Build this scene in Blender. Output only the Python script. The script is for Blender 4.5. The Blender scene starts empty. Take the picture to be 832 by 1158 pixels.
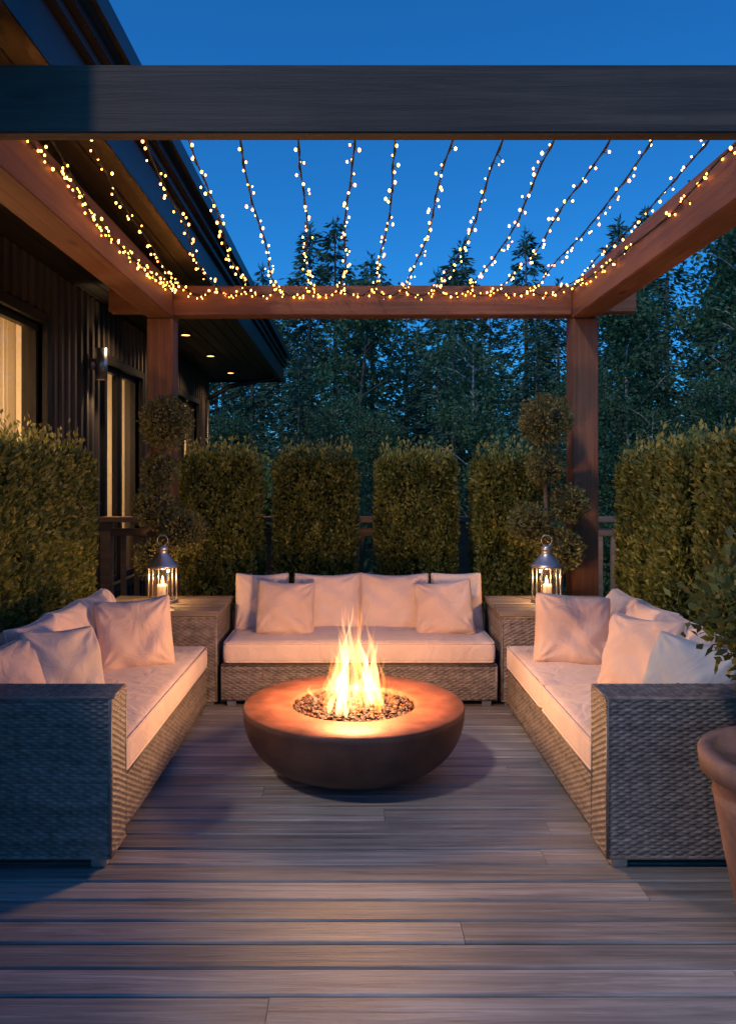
import bpy, bmesh, math, random
import numpy as np
from mathutils import Vector, Matrix, noise as mnoise
random.seed(7); RNG=np.random.default_rng(7)
scene=bpy.context.scene
C=scene.collection
# ------------------------------------------------------------------ helpers
def nt(mat):
    mat.use_nodes=True
    t=mat.node_tree; t.nodes.clear(); return t
def N(t,typ,**kw):
    n=t.nodes.new(typ)
    for k,v in kw.items():
        if k.startswith('i_'):
            n.inputs[k[2:].replace('_',' ')].default_value=v
        else: setattr(n,k,v)
    return n
def L(t,a,b): t.links.new(a,b)
def ramp(t,stops):
    r=t.nodes.new('ShaderNodeValToRGB'); e=r.color_ramp.elements
    while len(e)<len(stops): e.new(0.5)
    for i,(p,c) in enumerate(stops):
        e[i].position=p; e[i].color=(c[0],c[1],c[2],1)
    return r
def mat_wood(name,c1,c2,axis='X',rough=.65,scale=3.0,var=.5,knots=True,bump=.3):
    m=bpy.data.materials.new(name); t=nt(m)
    out=N(t,'ShaderNodeOutputMaterial'); p=N(t,'ShaderNodeBsdfPrincipled'); L(t,p.outputs[0],out.inputs[0])
    tc=N(t,'ShaderNodeTexCoord'); at=N(t,'ShaderNodeAttribute',attribute_name='var')
    mp=N(t,'ShaderNodeMapping')
    s={'X':(.35,9,9),'Y':(9,.35,9),'Z':(9,9,.35)}[axis]
    mp.inputs['Scale'].default_value=s
    L(t,tc.outputs['Object'],mp.inputs['Vector'])
    add=N(t,'ShaderNodeVectorMath',operation='MULTIPLY_ADD')
    comb=N(t,'ShaderNodeCombineXYZ'); 
    for i in range(3): L(t,at.outputs['Fac'],comb.inputs[i])
    add.inputs[1].default_value=(37,37,37); L(t,comb.outputs[0],add.inputs[0]); L(t,mp.outputs[0],add.inputs[2])
    n1=N(t,'ShaderNodeTexNoise'); n1.inputs['Scale'].default_value=scale; n1.inputs['Detail'].default_value=9; n1.inputs['Roughness'].default_value=.7; n1.inputs['Distortion'].default_value=.6
    L(t,add.outputs[0],n1.inputs['Vector'])
    n2=N(t,'ShaderNodeTexNoise'); n2.inputs['Scale'].default_value=1.3; n2.inputs['Detail'].default_value=5
    L(t,tc.outputs['Object'],n2.inputs['Vector'])
    r=ramp(t,[(.3,c1),(.55,[(a+b)/2 for a,b in zip(c1,c2)]),(.72,c2)]); L(t,n1.outputs['Fac'],r.inputs[0])
    # per board brightness and blotches
    mr=N(t,'ShaderNodeMapRange'); mr.inputs['To Min'].default_value=1-var*.5; mr.inputs['To Max'].default_value=1+var*.5
    L(t,at.outputs['Fac'],mr.inputs['Value'])
    mr2=N(t,'ShaderNodeMapRange'); mr2.inputs['From Min'].default_value=.3; mr2.inputs['From Max'].default_value=.7; mr2.inputs['To Min'].default_value=.72; mr2.inputs['To Max'].default_value=1.2
    L(t,n2.outputs['Fac'],mr2.inputs['Value'])
    mu=N(t,'ShaderNodeMath',operation='MULTIPLY'); L(t,mr.outputs[0],mu.inputs[0]); L(t,mr2.outputs[0],mu.inputs[1])
    vm=N(t,'ShaderNodeVectorMath',operation='SCALE'); L(t,r.outputs[0],vm.inputs[0]); L(t,mu.outputs[0],vm.inputs['Scale'])
    last=vm.outputs[0]
    if knots:
        mk=N(t,'ShaderNodeMapping'); mk.inputs['Scale'].default_value={'X':(1.6,5,5),'Y':(5,1.6,5),'Z':(5,5,1.6)}[axis]
        L(t,tc.outputs['Object'],mk.inputs['Vector'])
        vo=N(t,'ShaderNodeTexVoronoi'); vo.inputs['Scale'].default_value=1.0; L(t,mk.outputs[0],vo.inputs['Vector'])
        mk2=N(t,'ShaderNodeMapRange'); mk2.inputs['From Min'].default_value=.06; mk2.inputs['From Max'].default_value=.17; mk2.inputs['To Min'].default_value=.3; mk2.inputs['To Max'].default_value=1
        L(t,vo.outputs['Distance'],mk2.inputs['Value'])
        v2=N(t,'ShaderNodeVectorMath',operation='SCALE'); L(t,last,v2.inputs[0]); L(t,mk2.outputs[0],v2.inputs['Scale']); last=v2.outputs[0]
    L(t,last,p.inputs['Base Color'])
    rr=N(t,'ShaderNodeMapRange'); rr.inputs['To Min'].default_value=rough-.15; rr.inputs['To Max'].default_value=rough+.2
    L(t,n1.outputs['Fac'],rr.inputs['Value']); L(t,rr.outputs[0],p.inputs['Roughness'])
    b=N(t,'ShaderNodeBump'); b.inputs['Strength'].default_value=bump; b.inputs['Distance'].default_value=.01
    L(t,n1.outputs['Fac'],b.inputs['Height']); L(t,b.outputs[0],p.inputs['Normal'])
    return m
def mat_gen(name,c,rough=.6,metal=0,ns=8,amt=.3,bump=.1,bs=60,attr=0,detail=5):
    m=bpy.data.materials.new(name); t=nt(m)
    out=N(t,'ShaderNodeOutputMaterial'); p=N(t,'ShaderNodeBsdfPrincipled'); L(t,p.outputs[0],out.inputs[0])
    tc=N(t,'ShaderNodeTexCoord')
    n=N(t,'ShaderNodeTexNoise'); n.inputs['Scale'].default_value=ns; n.inputs['Detail'].default_value=detail; L(t,tc.outputs['Object'],n.inputs['Vector'])
    r=ramp(t,[(.3,[x*(1-amt) for x in c]),(.7,[min(1,x*(1+amt)) for x in c])]); L(t,n.outputs['Fac'],r.inputs[0])
    last=r.outputs[0]
    if attr:
        at=N(t,'ShaderNodeAttribute',attribute_name='var')
        mr=N(t,'ShaderNodeMapRange'); mr.inputs['To Min'].default_value=1-attr; mr.inputs['To Max'].default_value=1+attr
        L(t,at.outputs['Fac'],mr.inputs['Value'])
        v2=N(t,'ShaderNodeVectorMath',operation='SCALE'); L(t,last,v2.inputs[0]); L(t,mr.outputs[0],v2.inputs['Scale']); last=v2.outputs[0]
    L(t,last,p.inputs['Base Color'])
    p.inputs['Roughness'].default_value=rough; p.inputs['Metallic'].default_value=metal
    if bump>0:
        n2=N(t,'ShaderNodeTexNoise'); n2.inputs['Scale'].default_value=bs; n2.inputs['Detail'].default_value=4; L(t,tc.outputs['Object'],n2.inputs['Vector'])
        b=N(t,'ShaderNodeBump'); b.inputs['Strength'].default_value=bump; b.inputs['Distance'].default_value=.01
        L(t,n2.outputs['Fac'],b.inputs['Height']); L(t,b.outputs[0],p.inputs['Normal'])
    return m
def mat_leaf(name,c1,c2,c3,trans=.3,rough=.55):
    m=bpy.data.materials.new(name); t=nt(m)
    out=N(t,'ShaderNodeOutputMaterial'); p=N(t,'ShaderNodeBsdfPrincipled')
    at=N(t,'ShaderNodeAttribute',attribute_name='var')
    r=ramp(t,[(0,c1),(.6,c2),(1,c3)]); L(t,at.outputs['Fac'],r.inputs[0]); L(t,r.outputs[0],p.inputs['Base Color'])
    p.inputs['Roughness'].default_value=rough
    tr=N(t,'ShaderNodeBsdfTranslucent'); L(t,r.outputs[0],tr.inputs['Color'])
    mx=N(t,'ShaderNodeMixShader'); mx.inputs[0].default_value=trans
    L(t,p.outputs[0],mx.inputs[1]); L(t,tr.outputs[0],mx.inputs[2]); L(t,mx.outputs[0],out.inputs[0])
    return m
def mat_emit(name,c,s):
    m=bpy.data.materials.new(name); t=nt(m)
    out=N(t,'ShaderNodeOutputMaterial'); e=N(t,'ShaderNodeEmission'); e.inputs[0].default_value=(*c,1); e.inputs[1].default_value=s
    L(t,e.outputs[0],out.inputs[0]); return m
def mat_glass(name,fac=.12,tint=(1,1,1)):
    m=bpy.data.materials.new(name); t=nt(m)
    out=N(t,'ShaderNodeOutputMaterial'); a=N(t,'ShaderNodeBsdfTransparent'); a.inputs[0].default_value=(*tint,1)
    g=N(t,'ShaderNodeBsdfGlossy'); g.inputs['Roughness'].default_value=.03
    mx=N(t,'ShaderNodeMixShader'); mx.inputs[0].default_value=fac
    L(t,a.outputs[0],mx.inputs[1]); L(t,g.outputs[0],mx.inputs[2]); L(t,mx.outputs[0],out.inputs[0]); return m

def empty(name,loc=(0,0,0)):
    e=bpy.data.objects.new(name,None); e.location=loc; e.empty_display_size=.2; C.objects.link(e); return e
def put(name,me,mat,parent=None,smooth=False):
    o=bpy.data.objects.new(name,me)
    if mat: me.materials.append(mat)
    C.objects.link(o)
    if smooth: me.polygons.foreach_set('use_smooth',[True]*len(me.polygons))
    if parent:
        o.parent=parent; o.matrix_parent_inverse=Matrix.Translation(parent.location).inverted()
    return o
def np_mesh(name,V,F,var=None):
    V=np.asarray(V,dtype=np.float32); F=np.asarray(F,dtype=np.int32)
    me=bpy.data.meshes.new(name); k=F.shape[1]
    me.vertices.add(len(V)); me.vertices.foreach_set('co',V.ravel())
    me.loops.add(F.size); me.loops.foreach_set('vertex_index',F.ravel())
    me.polygons.add(len(F)); me.polygons.foreach_set('loop_start',np.arange(0,F.size,k,dtype=np.int32))
    me.polygons.foreach_set('loop_total',np.full(len(F),k,dtype=np.int32))
    if var is not None:
        a=me.attributes.new('var','FLOAT','POINT'); a.data.foreach_set('value',np.asarray(var,dtype=np.float32))
    me.update(calc_edges=True); me.validate(); return me
class B:
    def __init__(s): s.v=[];s.f=[];s.a=[]
    def add(s,vs,fs,a=None):
        o=len(s.v); s.v.extend([tuple(x) for x in vs]); s.f.extend([tuple(i+o for i in f) for f in fs])
        if a is None: a=random.random()
        s.a.extend([a]*len(vs)); return s
    def box(s,x0,x1,y0,y1,z0,z1,c=.0,a=None):
        if c<=0:
            vs=[(x,y,z) for z in(z0,z1) for y in(y0,y1) for x in(x0,x1)]
            return s.add(vs,[(0,2,3,1),(4,5,7,6),(0,1,5,4),(2,6,7,3),(0,4,6,2),(1,3,7,5)],a)
        bm=bmesh.new(); bmesh.ops.create_cube(bm,size=1)
        for v in bm.verts:
            v.co=Vector(((x0+x1)/2+v.co.x*(x1-x0),(y0+y1)/2+v.co.y*(y1-y0),(z0+z1)/2+v.co.z*(z1-z0)))
        bmesh.ops.bevel(bm,geom=bm.edges[:],offset=c,segments=2,affect='EDGES')
        bm.verts.index_update()
        s.add([v.co[:] for v in bm.verts],[[v.index for v in f.verts] for f in bm.faces],a); bm.free(); return s
    def tube(s,pts,r,n=8,a=None,cap=True):
        pts=[Vector(p) for p in pts]; k=len(pts); vs=[];fs=[]
        rs=r if hasattr(r,'__len__') else [r]*k
        up=Vector((0,0,1)); prev=None
        for i,p in enumerate(pts):
            d=(pts[min(i+1,k-1)]-pts[max(i-1,0)]).normalized()
            if prev is None:
                q=d.cross(up); 
                if q.length<.05: q=d.cross(Vector((1,0,0)))
                q.normalize()
            else:
                q=(prev-d*prev.dot(d)); q.normalize()
            prev=q; w=d.cross(q)
            for j in range(n):
                an=2*math.pi*j/n; vs.append(p+(q*math.cos(an)+w*math.sin(an))*rs[i])
        for i in range(k-1):
            for j in range(n):
                a0=i*n+j;a1=i*n+(j+1)%n; fs.append((a0,a1,a1+n,a0+n))
        if cap: fs.append(tuple(range(n))[::-1]); fs.append(tuple(range((k-1)*n,k*n)))
        return s.add(vs,fs,a)
    def lathe(s,cx,cy,prof,n=32,a=None):
        vs=[];fs=[];k=len(prof)
        for r,z in prof:
            for j in range(n):
                an=2*math.pi*j/n; vs.append((cx+r*math.cos(an),cy+r*math.sin(an),z))
        for i in range(k-1):
            for j in range(n):
                a0=i*n+j;a1=i*n+(j+1)%n; fs.append((a0,a1,a1+n,a0+n))
        return s.add(vs,fs,a)
    def ico(s,c,r,sub=1,jit=0,sc=(1,1,1),a=None):
        bm=bmesh.new(); bmesh.ops.create_icosphere(bm,subdivisions=sub,radius=1)
        vs=[]
        for v in bm.verts:
            k=r*(1+random.uniform(-jit,jit)); vs.append((c[0]+v.co.x*k*sc[0],c[1]+v.co.y*k*sc[1],c[2]+v.co.z*k*sc[2]))
        bm.verts.index_update()
        s.add(vs,[[v.index for v in f.verts] for f in bm.faces],a); bm.free(); return s
    def obj(s,name,mat,parent=None,smooth=False):
        me=bpy.data.meshes.new(name); me.from_pydata(s.v,[],s.f)
        at=me.attributes.new('var','FLOAT','POINT'); at.data.foreach_set('value',np.array(s.a,dtype=np.float32)); me.update()
        return put(name,me,mat,parent,smooth)
def light(name,kind,loc,energy,col,parent=None,size=.05,spot=None,blend=.5,to=None):
    l=bpy.data.lights.new(name,kind); l.energy=energy; l.color=col
    if kind in('POINT','SPOT'): l.shadow_soft_size=size
    if spot: l.spot_size=spot; l.spot_blend=blend
    o=bpy.data.objects.new(name,l); o.location=loc; C.objects.link(o)
    if to: o.rotation_euler=Vector(to).to_track_quat('-Z','Y').to_euler()
    if parent: o.parent=parent; o.matrix_parent_inverse=Matrix.Translation(parent.location).inverted()
    return o
# leaves -------------------------------------------------
def unit(a): return a/np.maximum(np.linalg.norm(a,axis=1,keepdims=True),1e-6)
def leaf_quads(P,D,ln,wd,rng):
    n=len(P); D=unit(D); R=unit(rng.normal(size=(n,3))); S=unit(np.cross(D,R)); Nn=np.cross(S,D)
    ln=np.asarray(ln).reshape(-1,1); wd=np.asarray(wd).reshape(-1,1)
    V=np.empty((n,4,3)); V[:,0]=P; V[:,1]=P+D*ln*.5+S*wd*.5+Nn*wd*.15; V[:,2]=P+D*ln; V[:,3]=P+D*ln*.5-S*wd*.5+Nn*wd*.15
    return V.reshape(-1,3), np.arange(n*4).reshape(-1,4)
def lump(P,s,ph):
    x,y,z=P[:,0]*s,P[:,1]*s,P[:,2]*s
    return (np.sin(x*1.3+ph+1.7*np.sin(y*.9+z*.7))+np.sin(y*1.7+ph*2+1.3*np.sin(z*1.1+x))+np.sin(z*1.5+ph*3+1.5*np.sin(x*.8+y*1.2)))/3

# ------------------------------------------------------------------ materials
M_deck=mat_wood('weathered_deck_wood',(.12,.11,.105),(.46,.43,.405),'X',.5,4,.5,False,.5)
M_beamX=mat_wood('stained_wood_x',(.15,.06,.028),(.36,.165,.08),'X',.6,3,.2)
M_beamY=mat_wood('stained_wood_y',(.15,.06,.028),(.36,.165,.08),'Y',.6,3,.2)
M_beamZ=mat_wood('stained_wood_z',(.15,.06,.028),(.36,.165,.08),'Z',.6,3,.2)
M_front=mat_wood('sky_greyed_beam_wood',(.035,.024,.018),(.125,.088,.068),'X',.65,3,.2,True,.5)  # pergola wood made darker, greyer: sky-lit look of the front face put into colour
M_rail=mat_wood('railing_wood',(.22,.12,.07),(.42,.27,.17),'X',.6,3,.4,False)
M_table=mat_wood('table_top_wood',(.13,.10,.08),(.30,.24,.20),'X',.5,3,.4,False)
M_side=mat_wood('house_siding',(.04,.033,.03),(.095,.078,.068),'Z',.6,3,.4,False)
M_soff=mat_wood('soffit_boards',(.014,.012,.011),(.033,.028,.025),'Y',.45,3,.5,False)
M_dark=mat_gen('dark_metal',(.02,.022,.026),.38,.5,5,.2,.05)
M_frame=mat_gen('window_frame_dark',(.018,.017,.017),.45,.1,5,.2,.05)
M_plaster=mat_gen('interior_plaster',(.7,.6,.45),.8,0,3,.08,.05)
M_wick=mat_gen('wicker_rattan',(.175,.145,.13),.45,0,30,.35,.15,300,.32)
M_wcore=mat_gen('wicker_core',(.03,.026,.023),.8,0,10,.2,0)
M_soil=mat_gen('soil',(.03,.022,.016),.95,0,30,.4,.5)
M_steel=mat_gen('brushed_steel',(.55,.53,.5),.32,.9,10,.15,.05)
M_terra=mat_gen('terracotta_clay',(.26,.15,.12),.75,0,6,.5,.3,35)
M_planter=mat_gen('planter_metal',(.05,.047,.045),.55,.1,5,.2,.1)
M_rust=mat_gen('corten_steel_rim',(.33,.11,.06),.5,.25,9,.4,.18,70,0,8)
M_bowl=mat_gen('corten_steel_bowl',(.10,.048,.033),.5,.3,6,.4,.15,60,0,8)
M_rock=mat_gen('lava_rock',(.07,.032,.022),.6,0,20,.4,.4,90,.5)
M_wax=mat_gen('candle_wax',(.8,.68,.5),.5,0,10,.05,0)
M_bulb=mat_emit('bulb_glow',(1,.35,.055),16)
M_cflame=mat_emit('candle_flame_glow',(1,.62,.22),14)
M_down=mat_emit('downlight_glow',(1,.45,.13),6)
M_wire=mat_gen('string_light_wire',(.02,.025,.015),.6,0,10,.1,0)
M_glass=mat_glass('window_glass',.10)
M_lglass=mat_glass('lantern_glass',.08)
M_bark=mat_gen('tree_bark',(.12,.09,.07),.9,0,6,.4,.4,20)
M_birch=mat_gen('birch_bark',(.34,.33,.30),.8,0,5,.45,.2,20)
M_ground=mat_gen('forest_ground',(.035,.045,.025),.95,0,.6,.4,.3,3)
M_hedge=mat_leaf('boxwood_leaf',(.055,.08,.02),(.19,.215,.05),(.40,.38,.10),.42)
M_hedgec=mat_gen('hedge_inner_twigs',(.025,.028,.012),.95,0,30,.4,.6,40)
M_top=mat_leaf('topiary_leaf',(.09,.10,.04),(.25,.24,.08),(.42,.38,.14),.42)
M_con=mat_leaf('conifer_needles',(.03,.07,.045),(.065,.14,.075),(.11,.2,.10),.22,.7)
M_dec=mat_leaf('deciduous_leaf',(.045,.11,.055),(.09,.19,.08),(.15,.27,.11),.38,.65)
# fabric
def mat_fabric(name,c):
    m=bpy.data.materials.new(name); t=nt(m)
    out=N(t,'ShaderNodeOutputMaterial'); p=N(t,'ShaderNodeBsdfPrincipled'); L(t,p.outputs[0],out.inputs[0])
    tc=N(t,'ShaderNodeTexCoord')
    n=N(t,'ShaderNodeTexNoise'); n.inputs['Scale'].default_value=5; n.inputs['Detail'].default_value=4; L(t,tc.outputs['Object'],n.inputs['Vector'])
    r=ramp(t,[(.3,[x*.9 for x in c]),(.7,[x*1.06 for x in c])]); L(t,n.outputs['Fac'],r.inputs[0]); L(t,r.outputs[0],p.inputs['Base Color'])
    p.inputs['Roughness'].default_value=.9; p.inputs['Sheen Weight'].default_value=.2
    n2=N(t,'ShaderNodeTexNoise'); n2.inputs['Scale'].default_value=260; n2.inputs['Detail'].default_value=2; L(t,tc.outputs['Object'],n2.inputs['Vector'])
    n3=N(t,'ShaderNodeTexNoise'); n3.inputs['Scale'].default_value=7; n3.inputs['Detail'].default_value=3; n3.inputs['Distortion'].default_value=1.2; L(t,tc.outputs['Object'],n3.inputs['Vector'])
    b=N(t,'ShaderNodeBump'); b.inputs['Strength'].default_value=.3; b.inputs['Distance'].default_value=.002; L(t,n2.outputs['Fac'],b.inputs['Height'])
    b2=N(t,'ShaderNodeBump'); b2.inputs['Strength'].default_value=.45; b2.inputs['Distance'].default_value=.03; L(t,n3.outputs['Fac'],b2.inputs['Height']); L(t,b.outputs[0],b2.inputs['Normal'])
    L(t,b2.outputs[0],p.inputs['Normal']); return m
M_fab=mat_fabric('beige_fabric',(.70,.54,.47))
M_fab2=mat_fabric('beige_fabric_throw',(.61,.45,.385))
M_fab3=mat_fabric('taupe_fabric',(.50,.42,.39))
M_fab4=mat_fabric('blue_grey_fabric',(.34,.40,.46))
# curtain
M_curt=bpy.data.materials.new('curtain_linen'); t=nt(M_curt)
o_=N(t,'ShaderNodeOutputMaterial'); d_=N(t,'ShaderNodeBsdfDiffuse'); d_.inputs[0].default_value=(.75,.68,.54,1); r_=N(t,'ShaderNodeBsdfTranslucent'); r_.inputs[0].default_value=(.75,.67,.52,1)
x_=N(t,'ShaderNodeMixShader'); x_.inputs[0].default_value=.5; L(t,d_.outputs[0],x_.inputs[1]); L(t,r_.outputs[0],x_.inputs[2]); L(t,x_.outputs[0],o_.inputs[0])

# ------------------------------------------------------------------ ground & deck
b=B(); b.add([(-400,-400,-1.2),(400,-400,-1.2),(400,400,-1.2),(-400,400,-1.2)],[(0,1,2,3)]); b.obj('ground',M_ground)
deck=empty('wooden_deck',(0,3,0))
b=B(); bw=.128; gap=.009; y=-1.2
while y<7.5:
    x=-2.395-random.uniform(0,5.2)
    while x<4.3:
        ln=random.choice([6.0,7.2]); xa=max(x,-2.39); xb=min(x+ln-.002,4.4)
        if xb-xa>.15:
            a0,a1=y,y+bw-gap; c=.005; zt=random.uniform(-.0015,.0015)
            pr=[(a0,-.03),(a0,zt-c),(a0+c,zt),(a1-c,zt),(a1,zt-c),(a1,-.03)]
            vs=[(xa,p[0],p[1]) for p in pr]+[(xb,p[0],p[1]) for p in pr]
            fs=[(i,(i+1)%6,(i+1)%6+6,i+6) for i in range(6)]+[tuple(range(6))[::-1],tuple(range(6,12))]
            b.add(vs,fs)
        x+=ln
    y+=bw
b.obj('deck_boards',M_deck,deck)
b=B(); b.box(-2.39,4.4,-1.2,7.5,-.25,-.034); b.obj('deck_frame',M_planter,deck)
b=B()
for xx in(-2.2,0,2.1,4.2):
    for yy in (0,3.7,7.3): b.box(xx-.08,xx+.08,yy-.08,yy+.08,-1.3,-.24)
b.obj('deck_supports',M_rail,deck)
# railing
rail=empty('deck_railing',(0,7.35,0))
b=B(); b.box(-2.38,4.35,7.28,7.42,1.08,1.13,.005); b.box(-2.38,4.35,7.335,7.385,.95,1.02,.004); b.box(-2.38,4.35,7.335,7.385,.10,.15,.004)
b.box(4.25,4.37,-1.1,7.27,1.08,1.13,.005); b.box(4.285,4.335,-1.1,7.3,.10,.15,.004)
b.obj('rails',M_rail,rail)
b=B(); x=-2.3
while x<4.25: b.box(x-.022,x+.022,7.342,7.378,.151,.949); x+=.125
y=-1
while y<7.2: b.box(4.292,4.328,y-.018,y+.018,.151,1.079); y+=.125
for xx in(-2.33,-.45,1.0,2.6,4.31): b.box(xx-.05,xx+.05,7.30,7.40,0.001,1.078,.004)
b.obj('balusters',M_rail,rail)

# ------------------------------------------------------------------ pergola
perg=empty('pergola',(.15,4.6,0)); XL,XR,YF,YB=-1.545,1.845,2.935,6.3
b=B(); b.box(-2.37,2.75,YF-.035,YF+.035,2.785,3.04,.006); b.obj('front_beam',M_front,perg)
b=B(); b.box(XL-.10,XL+.10,YF+.038,YB+.105,2.775,3.045,.006); b.box(XR-.10,XR+.10,YF+.038,YB+.105,2.775,3.045,.006); b.obj('side_beams',M_beamY,perg)
b=B(); b.box(XL+.103,XR-.103,YB-.08,YB+.08,2.80,3.035,.006); b.box(XR+.103,XR+.42,YB-.06,YB+.06,2.83,3.02,.005); b.box(XL-.42,XL-.103,YB-.06,YB+.06,2.83,3.02,.005); b.obj('rear_beam',M_beamX,perg)
b=B()
for xx in(XL,XR):
    b.box(xx-.103,xx+.103,YB-.1,YB+.1,.002,2.772,.008)
    b.box(xx-.103,xx+.103,YF-.06,YF+.14,.002,2.762,.008)
b.obj('posts',M_beamZ,perg)

# string lights
sl=empty('string_lights',(.1,4.7,2.95)); W=B(); BU=B()
def strand(p0,p1,sag,sp,jit=.03,br=.0064,wob=.012):
    p0=Vector(p0);p1=Vector(p1); ln=(p1-p0).length; n=max(6,int(ln/.12)); pts=[]
    ph=random.random()*9
    for i in range(n+1):
        t=i/n; p=p0.lerp(p1,t); p.z-=sag*4*t*(1-t); p.x+=wob*math.sin(ph+t*11); p.z+=wob*.7*math.sin(ph*2+t*17); pts.append(p)
    W.tube(pts,.0042,5); 
    W.tube([p+Vector((.007*math.sin(i*2.1),.0,.007*math.cos(i*2.1))) for i,p in enumerate(pts)],.003,4)
    k=int(ln/sp)
    for i in range(k):
        t=(i+random.uniform(.1,.9))/k; f=t*n; j=min(int(f),n-1); p=pts[j].lerp(pts[j+1],f-j)
        q=p+Vector((random.uniform(-jit,jit),random.uniform(-jit,jit),random.uniform(-jit,jit*.6)))
        W.tube([p,q],.002,3); BU.ico(q,br*random.uniform(.6,1.2),1,sc=(1,1,1.3))
NS=13
fx=[-1.12+2.66*i/(NS-1) for i in range(NS)]; bx=[XL+.2+(XR-XL-.4)*i/(NS-1) for i in range(NS)]
for i in range(NS):
    strand((fx[i]+random.uniform(-.02,.02),YF+.05,3.03),(bx[i],YB-.085,3.0),.09+random.uniform(-.02,.04),.08)
for i in range(NS-1): # scalloped garland on rear beam
    strand((bx[i],YB-.10,3.0),(bx[i+1],YB-.10,3.0),.05,.022,.035,.0066,.004)
strand((XL+.11,YF+.08,3.05),(XL+.12,YB-.1,3.0),.10,.04,.035); strand((XL+.22,YF+.08,3.05),(XL+.12,YB-.1,3.0),.16,.06,.035)
strand((XR-.11,YF+.08,3.05),(XR-.12,YB-.1,3.0),.08,.055,.035)
W.obj('wires',M_wire,sl,True); BU.obj('bulbs',M_bulb,sl,True)

# ------------------------------------------------------------------ house
house=empty('dark_timber_house',(-3.5,6,0)); XW=-2.4; Y0,Y1=-1.2,12.8
wins=[(3.9,6.0,.25,2.68),(7.45,8.7,.45,2.6),(10.2,11.9,.6,2.62)]
b=B(); segs=[]; y=Y0
for (a,c,z0,z1) in wins:
    segs.append((y,a,-1.2,3.15)); segs.append((a,c,-1.2,z0)); segs.append((a,c,z1,3.15)); y=c
segs.append((y,Y1,-1.2,3.15))
for (a,c,z0,z1) in segs: b.box(XW-.16,XW,a,c,z0,z1)
b.box(-6.5,XW,Y1,Y1+.16,-1.2,3.15)
b.obj('walls',M_side,house)
b=B()
y=Y0+.05
while y<Y1:
    z0s=[(-1.2,3.14)]
    for (a,c,za,zb) in wins:
        if a-.09<y<c+.09: z0s=[(-1.2,za-.09),(zb+.09,3.14)]
    for (p,q) in z0s: b.box(XW+.001,XW+.028,y-.022,y+.022,p,q,.003)
    y+=.15
b.obj('battens',M_side,house)
b=B(); g=B()
for (a,c,z0,z1) in wins:
    f=.08
    b.box(XW-.1,XW+.045,a-f,a,z0-f,z1+f,.004); b.box(XW-.1,XW+.045,c,c+f,z0-f,z1+f,.004)
    b.box(XW-.1,XW+.045,a,c,z1,z1+f,.004); b.box(XW-.1,XW+.06,a,c,z0-f,z0,.004)
    m=(a+c)/2; b.box(XW-.09,XW-.01,m-.03,m+.03,z0,z1,.003)
    for (p,q) in ((a,m-.03),(m+.03,c)):
        b.box(XW-.085,XW-.03,p,p+.045,z0,z1); b.box(XW-.085,XW-.03,q-.045,q,z0,z1)
        b.box(XW-.084,XW-.031,p+.045,q-.045,z0,z0+.05); b.box(XW-.084,XW-.031,p+.045,q-.045,z1-.05,z1)
        g.box(XW-.062,XW-.056,p+.045,q-.045,z0+.05,z1-.05)
b.obj('window_frames',M_frame,house); g.obj('window_panes',M_glass,house)
# interior
b=B(); xi=XW-.17
b.box(-4.9,-4.8,3.3,12.6,-.1,2.9); b.box(-4.8,xi,3.3,3.4,-.1,2.9); b.box(-4.8,xi,6.7,6.8,-.1,2.9); b.box(-4.8,xi,9.4,9.5,-.1,2.9); b.box(-4.8,xi,12.5,12.6,-.1,2.9)
b.box(-4.9,xi,3.3,12.6,2.9,2.98); b.box(-4.9,xi,3.3,12.6,-.2,-.1); b.obj('interior_walls',M_plaster,house)
def curtain(b,ya,yb,z0,z1,x=XW-.24):
    n=int((yb-ya)/.012); vs=[]
    for i in range(n+1):
        yy=ya+(yb-ya)*i/n; xx=x+.028*math.sin(yy*62)+.012*math.sin(yy*23+1)
        vs+= [(xx,yy,z0),(xx,yy,z1)]
    b.add(vs,[(2*i,2*i+2,2*i+3,2*i+1) for i in range(n)])
b=B(); curtain(b,5.15,6.05,-.05,2.75); curtain(b,3.8,4.3,-.05,2.75); curtain(b,7.4,7.8,-.05,2.75); curtain(b,10.1,10.9,-.05,2.75); curtain(b,11.5,12,-.05,2.75)
b.obj('curtains',M_curt,house,True)
for (yy,e) in((5.2,140),(8.1,70),(11.0,90)):
    bb=B(); bb.lathe(-3.5,yy,[(.001,2.45),(.10,2.45),(.16,2.25),(.12,2.2)],16); bb.tube([(-3.5,yy,2.9),(-3.5,yy,2.45)],.008,6); bb.obj('pendant_lamp',M_dark,house,True)
    light('pendant_bulb','POINT',(-3.5,yy,2.15),e,(1,.66,.34),house,.08)
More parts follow.
